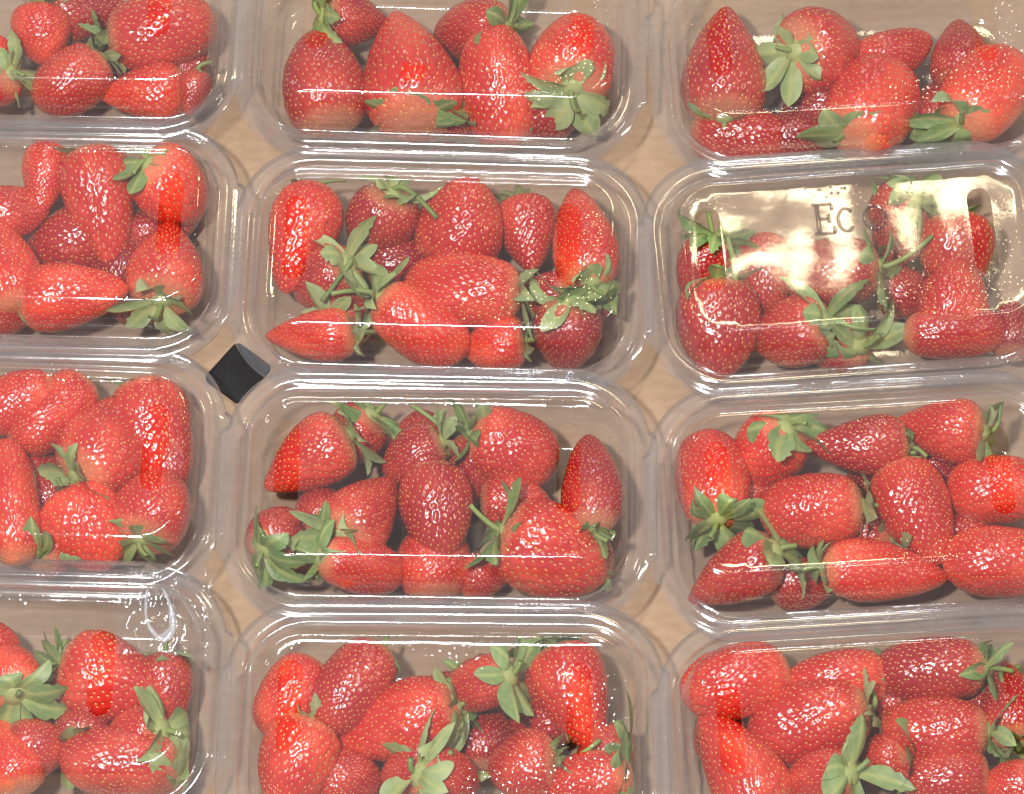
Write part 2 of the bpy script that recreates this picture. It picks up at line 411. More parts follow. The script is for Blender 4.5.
def berry(box, room, cx, cy, Lp, Wp, ang, e, lv, shape, tone, cal, cs, stem, label):
    Lp *= (1.03, 1.05, 1.12, 1.2)[lv]; Wp *= (1.05, 1.07, 1.14, 1.2)[lv]
    if cal == 'star' and e == 0: e = -13
    W0, L0 = Wp * 4.5e-4, Lp * 4.6e-4
    hz = math.hypot(L0 / 2 * math.sin(R(e)), W0 / 2 * math.cos(R(e)))
    z = TOP - hz - (.34 + room + (0, .5, 1.25, 2.1)[lv]) * CM
    z = max(z, hz * .85 + .3 * CM)
    c = at(cx, cy, z); k = mpp(c); W = Wp * k
    q = at(cx + math.cos(R(ang)) * 10, cy - math.sin(R(ang)) * 10, z) - c
    Ln = q.length / 10 * Lp
    q.normalize()
    ax = Vector((q.x * math.cos(R(e)), q.y * math.cos(R(e)), math.sin(R(e))))
    # keep the whole fruit inside the walls of its punnet
    org, rz = box; cr, sr = math.cos(rz), math.sin(rz)
    d = c - org; lx_, ly_ = d.x * cr + d.y * sr, -d.x * sr + d.y * cr
    axx, axy = ax.x * cr + ax.y * sr, -ax.x * sr + ax.y * cr
    ex = math.hypot(Ln / 2 * axx, W / 2 * math.sqrt(max(0, 1 - axx * axx))); ey = math.hypot(Ln / 2 * axy, W / 2 * math.sqrt(max(0, 1 - axy * axy)))
    zr = (z - FL) / CM
    mx = (8.35 - .28 * zr if zr > 0 else 8.35 + .22 * zr) * CM - ex * .97; my = (4.75 - .40 * zr if zr > 0 else 4.75 + .2 * zr) * CM - ey * .94
    lx_, ly_ = max(-mx, min(mx, lx_)), max(-my, min(my, ly_))
    c = Vector((org.x + lx_ * cr - ly_ * sr, org.y + lx_ * sr + ly_ * cr, z))
    base = c - ax * Ln / 2
    root = thing('strawberry', label, 'strawberry', 'strawberries in the clear plastic punnets')
    root.location = base
    rr = rng.uniform(0, 360)
    root.rotation_euler = (ax.to_track_quat('Z', 'Y').to_matrix() @ Matrix.Rotation(R(rr), 3, 'Z')).to_euler()
    me = rng.choice(FRUIT[shape])
    fr = bpy.data.objects.new('fruit', me); COL.objects.link(fr); fr.parent = root
    fr.scale = (W, W, Ln)
    lo, hi = (.66, .026, .013), (.25, .003, .012)
    tn = min(1, max(0, (tone - .35) * 1.25 + .38 + rng.uniform(-.1, .1)))
    fr.color = (*[a + (b - a) * tn for a, b in zip(lo, hi)], 1)
    if cal:
        ca = bpy.data.objects.new('calyx', rng.choice(CALYX[cal])); COL.objects.link(ca); ca.parent = root
        ca.scale = (min(cs, 1.45) * 1.04,) * 3; ca.location = (0, 0, .012 * Ln)
        g = rng.uniform(0, 1)
        ca.color = (.17 + .22 * g, .30 + .18 * g, .09 + .13 * g, 1)
        inv = root.rotation_euler.to_matrix().transposed()
        if stem:
            zt = min(base.z + rng.uniform(.2, .6) * CM, TOP - .25 * CM)
            tgt = inv @ (at(stem[0], stem[1], zt) - base)
        else:
            tgt = Vector((rng.uniform(-.6, .6), rng.uniform(-.6, .6), -rng.uniform(.6, 1.1))) * CM
        p0, p1 = Vector((0, 0, 0)), Vector((0, 0, -max(.3 * CM, tgt.length * .35)))
        pts, rad = [], []
        for i in range(13):
            f = i / 12
            pts.append(p0 * (1 - f) ** 2 + p1 * 2 * f * (1 - f) + tgt * f * f)
            rad.append((.135 - .035 * f + (.02 if i == 12 else 0)) * CM * (.8 + .2 * cs))
        tuck_mesh(tube('stem', pts, rad, M_STEM, root), root, box, False)
        tuck_mesh(ca, root, box, True)
    return root

PN = dict(A='the top left punnet', B='the top middle punnet', C='the top right punnet',
          D='the left second-row punnet', E='the middle second-row punnet', F='the punnet embossed Eco',
          G='the left third-row punnet', H='the middle third-row punnet', I='the right third-row punnet',
          J='the bottom left punnet', K='the bottom middle punnet', L='the bottom right punnet')
# px centre, length px, width px, image angle of the tip, tip elevation, layer (0 top), shape, tone (0 orange-red, 1 crimson), cap style, cap scale, stem end px, label
BER = {
'A': [
 (122, 60, 56, 50, 180, -20, 3, 'round', 0.8, 'star', 0.9, None, 'dark strawberry deep between the small and the largest ones in'),
 (168,32,108,76,8,0,0,'blunt',.45,'up',.9,(92,45),'largest strawberry, lying sideways at the right of'),
 (40,34,52,55,265,0,1,'round',.25,'star',1.0,None,'small round strawberry tip down under a pale green cap in'),
 (72,84,78,62,215,-10,1,'blunt',.6,'star',.85,None,'deep red strawberry front left of centre in'),
 (143,96,78,56,185,0,2,'cone',.3,'up',.7,None,'strawberry at the front right, lying below the largest one in'),
 (206,94,38,32,260,-10,2,'cone',.65,'hug',.5,(240,66),'tiny dark strawberry in the front right corner of'),
 (206,62,60,44,270,0,3,'round',.75,None,1,None,'dark strawberry mostly hidden under the right of the largest one in'),
 (84,10,82,56,10,0,2,'cone',.7,None,1,None,'dark strawberry at the back, left of the largest one in'),
 (-12,66,55,48,270,0,1,'round',.1,None,1,None,'orange-red strawberry cut off by the photo edge in'),
 (-14,92,66,56,180,-35,0,'cone',.5,'star',1.15,None,'strawberry with a dark green leafy cap at the left edge of'),
],
'B': [
 (540, 118, 56, 52, 200, -30, 3, 'round', 0.75, 'star', 1.2, None, 'dark strawberry low behind the rightmost leafy cap in'),
 (440, 138, 60, 50, 180, -30, 3, 'round', 0.7, 'star', 1.2, None, 'dark strawberry under leaves in front of the biggest one in'),
 (321,80,98,82,103,0,0,'round',.55,'hug',.9,None,'leftmost strawberry, broad and tip up in'),
 (410,69,130,96,97,0,0,'cone',.15,'star',1.4,None,'biggest strawberry, tall with its narrow tip up in'),
 (496,104,108,74,103,20,1,'blunt',.3,'hug',.9,None,'strawberry standing tip up right of the biggest one in'),
 (575,58,86,86,88,-22,0,'round',.2,'star',1.5,(578,122),'round orange-red strawberry with its leafy cap in front, rightmost in'),
 (470,30,78,56,165,-30,2,'round',.6,'star',1.6,None,'half hidden strawberry at the back beside dark leaves in'),
 (356,22,66,50,5,-30,2,'cone',.75,'star',1.7,(314,2),'dark strawberry at the back left with big dark leaves in'),
],
'C': [
 (812, 112, 60, 52, 200, -30, 3, 'round', 0.8, 'star', 1.1, None, 'dark strawberry deep below the big green star cap in'),
 (935, 112, 60, 50, 90, -30, 3, 'round', 0.75, 'star', 1.2, None, 'dark strawberry low between the two orange-red ones in'),
 (718,63,112,83,92,0,0,'cone',.6,'hug',1.15,None,'tall glossy strawberry with its tip up at the left of'),
 (824,53,92,86,22,-40,0,'round',.5,'star',1.35,None,'strawberry showing a big green star cap on its left side in'),
 (893,56,76,52,20,0,2,'round',.45,None,1,None,'pinkish strawberry lying low behind the centre of'),
 (874,108,100,86,58,-18,0,'blunt',.15,'star',1.3,None,'orange-red strawberry, front centre, with its cap at lower left in'),
 (961,52,62,60,95,0,2,'cone',.6,None,1,None,'dark pointed strawberry at the back right of'),
 (985,90,104,80,62,-20,0,'blunt',.1,'star',1.4,None,'bright orange-red strawberry with large green leaves, rightmost in'),
 (743,150,88,56,352,0,3,'blunt',.5,None,1,None,'strawberry lying flat in the front left corner of'),
 (800,138,50,48,0,0,3,'round',.85,None,1,None,'very dark strawberry deep between the others at the front of'),
],
'D': [
 (140, 296, 62, 54, 200, -25, 3, 'round', 0.75, 'star', 1.1, None, 'dark strawberry low at the front, under the grey-green cap in'),
 (118, 262, 60, 54, 100, 0, 3, 'round', 0.8, None, 1, None, 'dark strawberry deep below the tip of the long hanging one in'),
 (103,209,114,76,284,0,0,'cone',.3,'star',1.1,None,'long strawberry hanging tip down below a green cap, centre of'),
 (45,181,68,50,262,0,1,'cone',.3,'up',.8,None,'small strawberry left of the long one at the back of'),
 (178,190,84,74,335,-50,0,'round',.15,'star',1.1,(133,173),'orange strawberry with a pale star cap and stem, back right of'),
 (182,263,90,80,82,0,0,'cone',.2,'star',1.25,(149,335),'tip up strawberry with grey-green cap and stem, front right of'),
 (73,297,110,68,4,0,0,'slim',.2,'hug',.9,None,'long strawberry lying sideways along the front of'),
 (68,244,78,64,200,0,3,'round',.65,None,1,None,'dark strawberry in the shade below the long hanging one in'),
 (4,264,96,72,105,0,0,'cone',.2,None,1,None,'strawberry cut off by the photo edge, tip up in'),
 (12,212,74,54,10,0,1,'round',.35,None,1,None,'pinkish strawberry at the left edge, behind the tip up one in'),
 (153,234,46,44,0,0,3,'round',.8,None,1,None,'small dark strawberry seen between the two at the right of'),
 (211,205,58,46,270,0,3,'cone',.6,None,1,None,'strawberry between the pale star cap one and right wall of'),
 (0,328,60,46,10,0,2,'round',.55,None,1,None,'strawberry just showing in the front left of'),
],
'E': [
 (546, 300, 60, 52, 170, -35, 2, 'round', 0.7, 'star', 1.25, None, 'dark strawberry under leaves right of the long sideways one in'),
 (352, 318, 58, 52, 30, -35, 2, 'round', 0.6, 'star', 1.1, None, 'dark strawberry with a leafy cap at the front left centre of'),
 (300,238,106,74,252,0,0,'slim',.25,'hug',.95,(345,178),'leftmost strawberry, slanting tip down under the lid slot of'),
 (380,226,72,68,235,-50,1,'round',.65,'star',1.25,(437,218),'dark strawberry under a large pale star cap with long stem in'),
 (460,222,82,88,80,28,0,'round',.5,None,1,None,'broad round strawberry, tip towards the viewer at the back of'),
 (526,236,66,60,275,0,2,'cone',.55,'up',.8,(518,186),'dull red strawberry low between the round and the narrow ones in'),
 (584,238,106,66,98,0,0,'slim',.3,'star',1.15,None,'narrow strawberry standing tip up under the right lid slot of'),
 (325,281,72,62,195,-48,1,'round',.55,'star',1.3,(322,301),'strawberry below the slanting one with a green star cap in'),
 (462,292,120,74,174,-8,0,'blunt',.25,'star',1.15,None,'long strawberry lying sideways at the centre of'),
 (420,332,102,70,332,-22,0,'blunt',.08,'star',1.3,(331,294),'bright orange-red strawberry at the front centre of'),
 (311,338,92,50,178,0,1,'cone',.2,'star',1.0,None,'strawberry lying low at the front left of'),
 (495,348,58,52,180,0,2,'round',.05,'star',.8,None,'small orange strawberry right of the bright front one in'),
 (566,346,66,64,262,-45,1,'round',.7,'star',1.5,(586,300),'dark strawberry under a spread cap, front right corner of'),
 (586,306,50,44,0,0,3,'round',.6,None,1,None,'strawberry barely seen under leaves below the narrow one in'),
 (402,262,66,56,0,0,3,'round',.8,None,1,None,'very dark strawberry deep in the middle of'),
],
'F': [
 (740, 312, 62, 56, 100, 0, 3, 'round', 0.75, None, 1, None, 'dark strawberry deep between the two front left ones in'),
 (838, 346, 60, 54, 150, -40, 2, 'round', 0.6, 'star', 1.45, None, 'strawberry under pale leaves at the front centre of'),
 (900, 238, 58, 52, 250, -40, 2, 'round', 0.65, 'star', 1.4, None, 'strawberry under the dark leaves behind, right of the letters of'),
 (716,338,92,80,272,-20,0,'round',.6,'star',1.3,(708,212),'strawberry in the front left corner below two green stems in'),
 (703,268,60,54,240,-30,1,'round',.7,'star',1.4,(738,300),'dark strawberry behind the left green stems in'),
 (767,274,72,56,280,0,1,'round',.6,None,1,None,'strawberry behind, left of the crimson centre one in'),
 (830,274,100,70,182,0,0,'blunt',.75,'star',1.15,(932,236),'crimson strawberry at the centre, with a stalk to the right in'),
 (792,334,84,68,180,-42,0,'round',.5,'star',1.7,(878,355),'strawberry at the front beside a large pale leafy cap in'),
 (958,262,86,74,278,0,1,'cone',.6,'star',1.0,(935,188),'strawberry at the back right below a dark green cap in'),
 (952,298,76,72,95,0,0,'round',.45,None,1,None,'strawberry under the golden glare at the right of'),
 (957,345,100,52,2,0,1,'blunt',.6,None,1,None,'strawberry lying flat along the front right of'),
 (892,206,60,48,180,-42,1,'round',.5,'star',1.25,(858,166),'small strawberry hidden by the leaves beside the embossed letters of'),
 (1018,342,50,44,90,0,2,'round',.75,None,1,None,'dark strawberry at the right wall of'),
 (908,292,52,48,0,0,3,'round',.7,None,1,None,'dark strawberry below the leaves right of centre in'),
],
'G': [
 (122, 512, 62, 56, 120, 0, 3, 'round', 0.7, None, 1, None, 'dark strawberry deep between the round front and the corner ones of'),
 (52, 548, 52, 50, 60, -35, 2, 'round', 0.6, 'star', 1.2, None, 'dark strawberry under drooping leaves at the front left of'),
 (16,402,84,62,195,0,0,'blunt',.25,None,1,None,'strawberry at the back left, cut off by the photo edge in'),
 (52,412,98,62,222,0,1,'blunt',.35,None,1,None,'strawberry slanting behind the big star cap one in'),
 (116,438,126,86,52,-18,0,'slim',.25,'star',1.3,(80,520),'big strawberry, tip up right, above a dark star cap in'),
 (166,436,112,76,285,0,1,'slim',.35,'star',.9,(78,370),'strawberry under the lid slot with a stem at its top in'),
 (161,508,78,80,72,0,0,'round',.3,'star',1.0,None,'strawberry with its cap against the front right corner of'),
 (195,464,72,48,272,0,2,'round',.5,None,1,None,'strawberry pressed against the right wall of'),
 (86,545,82,84,300,0,0,'round',.15,'hug',1.1,None,'round strawberry at the front centre of'),
 (10,508,120,58,97,0,0,'blunt',.3,None,1,None,'long upright strawberry at the left edge of'),
 (33,472,60,56,0,0,3,'round',.65,None,1,None,'dark strawberry deep behind the long upright one in'),
 (58,500,56,54,0,0,3,'round',.7,None,1,None,'dark strawberry deep below the star cap in'),
],
'H': [
 (352, 436, 58, 52, 210, -35, 2, 'round', 0.6, 'star', 1.3, None, 'dark strawberry under leaves at the back left of'),
 (474, 470, 62, 54, 260, -30, 2, 'round', 0.65, 'star', 1.3, None, 'dark strawberry under the leaves left of the plump back one in'),
 (322, 512, 60, 52, 100, -30, 2, 'round', 0.65, 'star', 1.2, None, 'dark strawberry below the leftmost one in'),
 (590, 552, 60, 50, 90, -25, 3, 'round', 0.6, 'star', 1.0, None, 'dark strawberry in the front right corner of'),
 (306,459,98,74,205,0,0,'cone',.3,'star',1.15,(338,430),'leftmost strawberry, lying tip left under the lid slot of'),
 (421,417,64,62,90,0,2,'round',.5,None,1,None,'round strawberry at the back of'),
 (412,456,64,58,200,0,1,'round',.65,'star',.95,(412,405),'small dark strawberry just below the round back one in'),
 (514,449,92,78,345,0,0,'blunt',.4,'star',1.15,(487,425),'plump strawberry lying tip right at the back right of'),
 (591,481,108,60,93,0,0,'slim',.6,'star',.8,None,'narrow crimson strawberry standing tip up, rightmost in'),
 (367,512,96,72,55,-25,0,'cone',.4,'star',1.35,None,'strawberry left of centre, cap hidden by front left leaves in'),
 (436,512,92,70,275,0,0,'round',.6,None,1,None,'crimson strawberry in the very centre of'),
 (432,574,66,66,95,0,2,'blunt',.4,None,1,None,'strawberry at the front, below the central crimson one in'),
 (554,555,112,90,342,0,0,'round',.3,'star',1.35,(470,505),'biggest strawberry, with a dark leafy cap, front right of'),
 (362,576,94,54,2,-32,0,'blunt',.3,'star',1.75,None,'strawberry lying flat beside the pale leaves front left of'),
 (278,532,64,56,60,-30,1,'round',.7,'star',1.5,None,'dark strawberry against the left wall of'),
 (516,502,64,52,0,0,2,'round',.45,None,1,None,'pinkish strawberry tucked above the biggest one in'),
 (484,584,44,42,0,0,3,'round',.5,None,1,None,'small strawberry low at the front left of the biggest one in'),
],
'I': [
 (862, 536, 62, 52, 170, -30, 3, 'round', 0.7, 'star', 1.2, None, 'dark strawberry with leaves between the broad and the slanting ones in'),
 (880, 480, 60, 54, 180, -10, 3, 'round', 0.8, None, 1, None, 'dark strawberry deep below the dark glossy one in'),
 (955, 540, 60, 52, 180, 0, 3, 'round', 0.75, None, 1, None, 'dark strawberry deep between the slanting and the corner ones in'),
 (711,477,100,74,92,-15,0,'blunt',.2,'star',1.3,None,'leftmost strawberry, standing tip up under the lid slot of'),
 (764,440,80,72,215,-52,1,'round',.15,'star',1.45,None,'orange strawberry behind a big pale star cap in'),
 (857,446,102,62,180,0,0,'cone',.7,'hug',.85,None,'dark glossy strawberry lying sideways at the back centre of'),
 (938,430,94,64,172,0,0,'cone',.45,'star',1.1,(1000,388),'strawberry with a star cap at its right end, back right of'),
 (812,512,102,76,182,0,0,'blunt',.35,'star',1.0,None,'broad strawberry lying sideways left of centre in'),
 (918,513,108,80,300,0,0,'slim',.4,'hug',.85,(916,452),'slanting strawberry, tip at lower right, centre of'),
 (884,572,126,60,0,0,1,'slim',.08,'star',.8,None,'long orange-red strawberry along the front of'),
 (992,490,88,68,182,0,1,'blunt',.2,None,1,None,'strawberry under the right lid slot of'),
 (994,562,100,72,178,0,0,'blunt',.25,None,1,None,'strawberry in the front right corner of'),
 (732,574,98,64,200,-25,1,'cone',.45,'star',1.5,None,'strawberry in the front left corner below curling leaves in'),
 (802,582,54,46,0,0,3,'round',.75,None,1,None,'dark strawberry deep at the front left of the long one in'),
 (756,494,60,52,0,0,3,'round',.65,None,1,None,'dark strawberry deep behind the broad sideways one in'),
 (946,470,56,46,0,0,3,'round',.75,None,1,None,'dark strawberry deep below the star cap one in'),
],
'J': [
 (64, 688, 60, 54, 200, -25, 3, 'round', 0.7, 'star', 1.1, None, 'dark strawberry deep left of the big one in'),
 (170, 764, 56, 50, 120, -35, 2, 'round', 0.55, 'star', 1.3, None, 'strawberry under leaves in the front right corner of'),
 (120,682,120,88,345,0,0,'cone',.35,'up',1.0,(66,640),'big strawberry lying tip right under the lid slot of'),
 (182,692,66,54,270,0,2,'round',.6,'hug',1.2,None,'dark strawberry behind the tip of the big one in'),
 (10,674,74,60,110,-38,0,'round',.05,'star',1.6,None,'orange strawberry above a large pale star cap at the left of'),
 (38,750,62,60,0,0,1,'round',.6,None,1,None,'strawberry below the large star cap in'),
 (8,776,76,64,100,0,0,'cone',.1,None,1,None,'orange-red strawberry at the lower left corner in'),
 (118,784,118,68,180,0,0,'blunt',.4,None,1,None,'strawberry along the bottom edge of the photo in'),
 (136,738,68,56,180,-35,1,'round',.4,'star',1.7,None,'strawberry half covered by leaves at the right of'),
 (82,724,60,50,90,-35,2,'round',.6,'star',1.15,None,'dark strawberry among the leaves below the big one in'),
 (-6,642,50,46,0,0,1,'round',.3,None,1,None,'strawberry showing only at the back left edge of'),
],
'K': [
 (438, 704, 62, 54, 180, -35, 3, 'round', 0.7, 'star', 1.2, None, 'dark strawberry deep below the large pale cap in'),
 (540, 722, 64, 56, 200, -25, 3, 'round', 0.7, 'star', 1.2, None, 'dark strawberry deep left of the tip down one in'),
 (412, 772, 64, 56, 180, -38, 1, 'round', 0.6, 'star', 1.35, None, 'strawberry under a pale star cap, front left of centre in'),
 (480, 736, 60, 54, 90, 0, 3, 'round', 0.8, None, 1, None, 'dark strawberry deep beyond the blunt end of the long one in'),
 (622, 752, 52, 46, 180, -30, 2, 'round', 0.6, 'star', 1.3, None, 'strawberry under dark leaves against the right wall of'),
 (284,697,84,64,240,0,1,'blunt',.3,None,1,None,'leftmost strawberry, half under the lid slot of'),
 (350,687,102,72,230,0,0,'blunt',.55,'hug',.8,None,'plump crimson strawberry at the back left of'),
 (395,724,132,78,192,0,0,'slim',.2,'star',1.0,None,'long orange-red strawberry lying across the middle of'),
 (474,685,88,54,182,-35,0,'round',.5,'star',1.5,None,'strawberry at the back centre with a large pale cap in'),
 (575,700,108,82,293,0,0,'cone',.4,'up',1.3,(560,630),'strawberry tip down below a leafy cap at the right of'),
 (290,766,98,80,245,0,0,'round',.15,'star',.75,(278,748),'orange-red strawberry with a small cap and stem, front left of'),
 (522,766,70,70,180,0,0,'round',.55,'star',.75,(600,740),'round dark strawberry with a small twig-like stem at the front of'),
 (448,780,74,62,0,-35,0,'round',.5,'star',1.6,None,'strawberry right of the pale front leaves in'),
 (588,782,90,64,182,-25,0,'blunt',.3,'star',1.4,None,'strawberry at the front right beside dark leaves in'),
 (350,780,60,58,0,0,2,'round',.65,None,1,None,'dark strawberry low at the front of'),
],
'L': [
 (884, 706, 64, 54, 180, -25, 3, 'round', 0.7, 'star', 1.2, None, 'dark strawberry under leaves just right of the largest one in'),
 (886, 760, 60, 54, 180, -38, 2, 'round', 0.6, 'star', 1.35, None, 'strawberry under pale leaves right of the bottom leafy cap in'),
 (706, 730, 56, 50, 90, 0, 3, 'round', 0.75, None, 1, None, 'dark strawberry at the left wall behind the slanting one in'),
 (975, 706, 56, 50, 180, -30, 3, 'round', 0.7, 'star', 1.2, None, 'dark strawberry under leaves right of the crimson one in'),
 (733,683,108,72,198,0,0,'blunt',.15,None,1,None,'orange-red strawberry at the back left of'),
 (834,680,104,60,182,0,1,'round',.35,'hug',.9,None,'strawberry at the back, between two lying higher in'),
 (929,670,112,68,178,0,0,'blunt',.65,'star',1.05,None,'crimson strawberry at the back right of'),
 (808,721,122,80,186,0,0,'blunt',.3,'star',.95,(862,672),'largest strawberry, sideways with a pointed sepal up, centre of'),
 (738,762,126,78,120,0,0,'cone',.25,None,1,None,'long strawberry slanting tip up left at the front left of'),
 (934,733,108,72,178,0,0,'blunt',.35,'star',1.1,None,'strawberry right of the largest one in'),
 (942,776,90,60,180,0,1,'round',.6,None,1,None,'dark strawberry in front of the right hand ones in'),
 (818,780,80,58,180,-38,0,'round',.45,'star',1.7,None,'strawberry at the bottom with a large pale leafy cap in'),
 (1008,704,90,66,100,0,1,'cone',.7,'star',.9,(1000,672),'dark strawberry at the right edge under the lid slot of'),
 (1012,786,60,50,180,0,1,'round',.35,None,1,None,'strawberry at the lower right corner in'),
],
}
for key, rows in BER.items():
    for row in rows:
        pc = at(PUN[key][0], PUN[key][1], FL)
        berry((pc, R(PUN[key][2])), PUN[key][5] - .06, *row[:-1], row[-1] + ' ' + PN[key])

# ------------------------------------------------------------------ punnets
def ring(hx, hy, r, z, n=40, tab=0):
    """rounded rectangle as n points per corner arc plus subdivided sides; same count for every ring"""
    pts = []
    for (sx, sy, a0) in ((1, 1, 0), (-1, 1, 90), (-1, -1, 180), (1, -1, 270)):
        for i in range(n + 1):
            a = R(a0 + 90 * i / n)
            pts.append([sx * (hx - r) + r * math.cos(a), sy * (hy - r) + r * math.sin(a), z])
        x0, y0 = pts[-1][:2]
        a = R(a0 + 90)
        nx, ny = {(1, 1): (-1, 1), (-1, 1): (-1, -1), (-1, -1): (1, -1), (1, -1): (1, 1)}[(sx, sy)]
        x1, y1 = nx * (hx - r) + r * math.cos(a), ny * (hy - r) + r * math.sin(a)
        m = 30
        for i in range(1, m): pts.append([x0 + (x1 - x0) * i / m, y0 + (y1 - y0) * i / m, z])
    if tab:
        for p in pts:
            if abs(p[1]) < hy * .50: p[0] += math.copysign(tab * min(1, (hy * .50 - abs(p[1])) / .12), p[0])
    return pts

def waver(p, seed, amp):
    q = Vector((p[0] * .16 + seed * 7.3, p[1] * .16 - seed * 3.1, p[2] * .3))
    s = Vector((p[0] * .5 - seed, p[1] * .5 + seed * 2, 4))
    return amp * (noise.noise(q) + .22 * noise.noise(s))

def rings_mesh(rings, cap=False):
    n = len(rings[0]); verts, faces = [], []
    for rg in rings: verts += rg
    for i in range(len(rings) - 1):
        for j in range(n):
            a, b = i * n + j, i * n + (j + 1) % n
            faces.append((a, b, b + n, a + n))
    return verts, faces, n

NRING = len(ring(9, 6, 2, 0))
def slot_outline(cx, cy, w, h, n=9):
    r = w / 2; o = []
    for i in range(n): a = math.pi * i / (n - 1); o.append((cx + r * math.cos(a), cy + h / 2 - r + r * math.sin(a)))
    for i in range(n): a = math.pi + math.pi * i / (n - 1); o.append((cx + r * math.cos(a), cy - h / 2 + r + r * math.sin(a)))
    return o
SLOTS_A = [(-6.6, .5, 1.1, 4.3), (5.8, .5, 1.1, 4.3)]
SLOTS_B = [(-5.8, .5, 1.1, 4.3), (6.6, .5, 1.1, 4.3)]
SLOTS_J = [(-6.6, .5, 1.1, 4.3), (4.35, .3, 1.1, 4.0)]

def teardrop(p):
    """distance (cm) from the creased teardrop in the back right of a dented lid"""
    best = 9
    for i in range(40):
        t = 2 * math.pi * i / 40
        u, q = math.sin(t) * .85 * math.sin(t / 2) ** .8, 1.55 * math.cos(t)
        best = min(best, math.hypot(p[0] - (6.3 + u * .95 + (1 - q) * .22), p[1] - 3.2 - q))
    return best

def lid_verts(seed, amp, dent, SLOTS):
    rl = [(9.46, 6.11, 3.7, -.36, .28), (9.52, 6.17, 3.75, -.02, .28), (9.49, 6.14, 3.72, .02, .28), (9.18, 5.80, 3.4, .03, .1), (9.12, 5.72, 3.35, .06, 0), (9.07, 5.64, 3.3, .25, 0),
          (9.03, 5.57, 3.25, .29, 0), (8.87, 5.30, 3.0, .30, 0), (8.82, 5.22, 2.95, .26, 0), (8.75, 5.14, 2.85, .08, 0), (8.7, 5.08, 2.8, .05, 0), (8.58, 4.92, 2.65, .05, 0),
          (8.53, 4.85, 2.6, .09, 0), (8.46, 4.76, 2.5, .35, 0), (8.33, 4.50, 2.3, 1.1, 0), (8.2, 4.28, 2.1, 1.66, 0), (8.13, 4.17, 1.85, 1.84, 0), (8.03, 4.02, 1.8, 1.98, 0), (7.9, 3.85, 1.72, 2.06, 0),
          (7.76, 3.70, 1.62, 2.09, 0), (7.68, 3.62, 1.56, 2.07, 0), (7.63, 3.57, 1.52, 2.0, 0), (7.57, 3.51, 1.5, 1.98, 0)]
    rings = [ring(*a[:4], tab=a[4]) for a in rl]
    verts, faces, n = rings_mesh(rings)
    # top panel: triangulated with the two slots cut out
    inner = rings[-1]
    pts2 = [(p[0], p[1]) for p in inner]
    loops = [list(range(n))]
    for s in SLOTS:
        o = slot_outline(*s); k = len(pts2); pts2 += o; loops.append(list(range(k, k + len(o))))
    edges = []
    for lp in loops: edges += [(lp[i], lp[(i + 1) % len(lp)]) for i in range(len(lp))]
    st = .16 if dent else .3
    gx = np.arange(-7.4, 7.4, st); gy = np.arange(-3.35, 3.36, st)
    rr = random.Random(seed)
    for x in gx:
        for y in gy:
            if abs(x) > 5.9 and abs(y) > 1.9 and math.hypot(abs(x) - 5.97, abs(y) - 1.91) > 1.42: continue
            if any(abs(x - s[0]) < s[2] / 2 + .1 and abs(y - s[1]) < s[3] / 2 + .1 for s in SLOTS): continue
            pts2.append((x + rr.uniform(-.04, .04), y + rr.uniform(-.04, .04)))
    v2, e2, f2, ov, oe, of = delaunay_2d_cdt([Vector(p) for p in pts2], edges, [], 1, 1e-5)
    def in_slot(x, y):
        for cx, cy, w, h in SLOTS:
            if abs(x - cx) < w / 2 and math.hypot(x - cx, max(0, abs(y - cy) - (h / 2 - w / 2))) < w / 2 - .002: return True
        return False
    mp = {}
    for i, v in enumerate(v2):
        src = [k for k in ov[i] if k < n]
        if src: mp[i] = (len(rl) - 1) * n + src[0]
        else: mp[i] = len(verts); verts.append([v.x, v.y, 1.98])
    for f in f2:
        c = sum((v2[i] for i in f), Vector((0, 0))) / len(f)
        if not in_slot(c.x, c.y): faces.append(tuple(mp[i] for i in f))
    # turned-down lips round the slots
    for s in SLOTS:
        o = slot_outline(*s); k = len(verts)
        for zz, gr in ((1.985, .0), (1.95, -.012), (1.88, -.02)):
            for (x, y) in o: verts.append([s[0] + (x - s[0]) * (1 + gr), s[1] + (y - s[1]) * (1 + gr * .3), zz])
        m = len(o)
        for q in range(2):
            for i in range(m): faces.append((k + q * m + i, k + q * m + (i + 1) % m, k + (q + 1) * m + (i + 1) % m, k + (q + 1) * m + i))
    for p in verts:
        w = min(1, max(0, (p[2] - .3) / 1.6))
        dz = w * waver(p, seed, amp) - w * .05 * (1 - (p[0] / 8) ** 2) * (1 - (p[1] / 4) ** 2)
        if dent and p[2] > .5:
            d = teardrop((p[0], p[1])); dz += .16 * math.exp(-(d / .17) ** 2)
        p[2] += dz
        p[0] += .03 * waver((p[1], p[2], p[0]), seed + 3, 1) ; p[1] += .03 * waver((p[0], p[2], p[1]), seed + 5, 1)
    return verts, faces

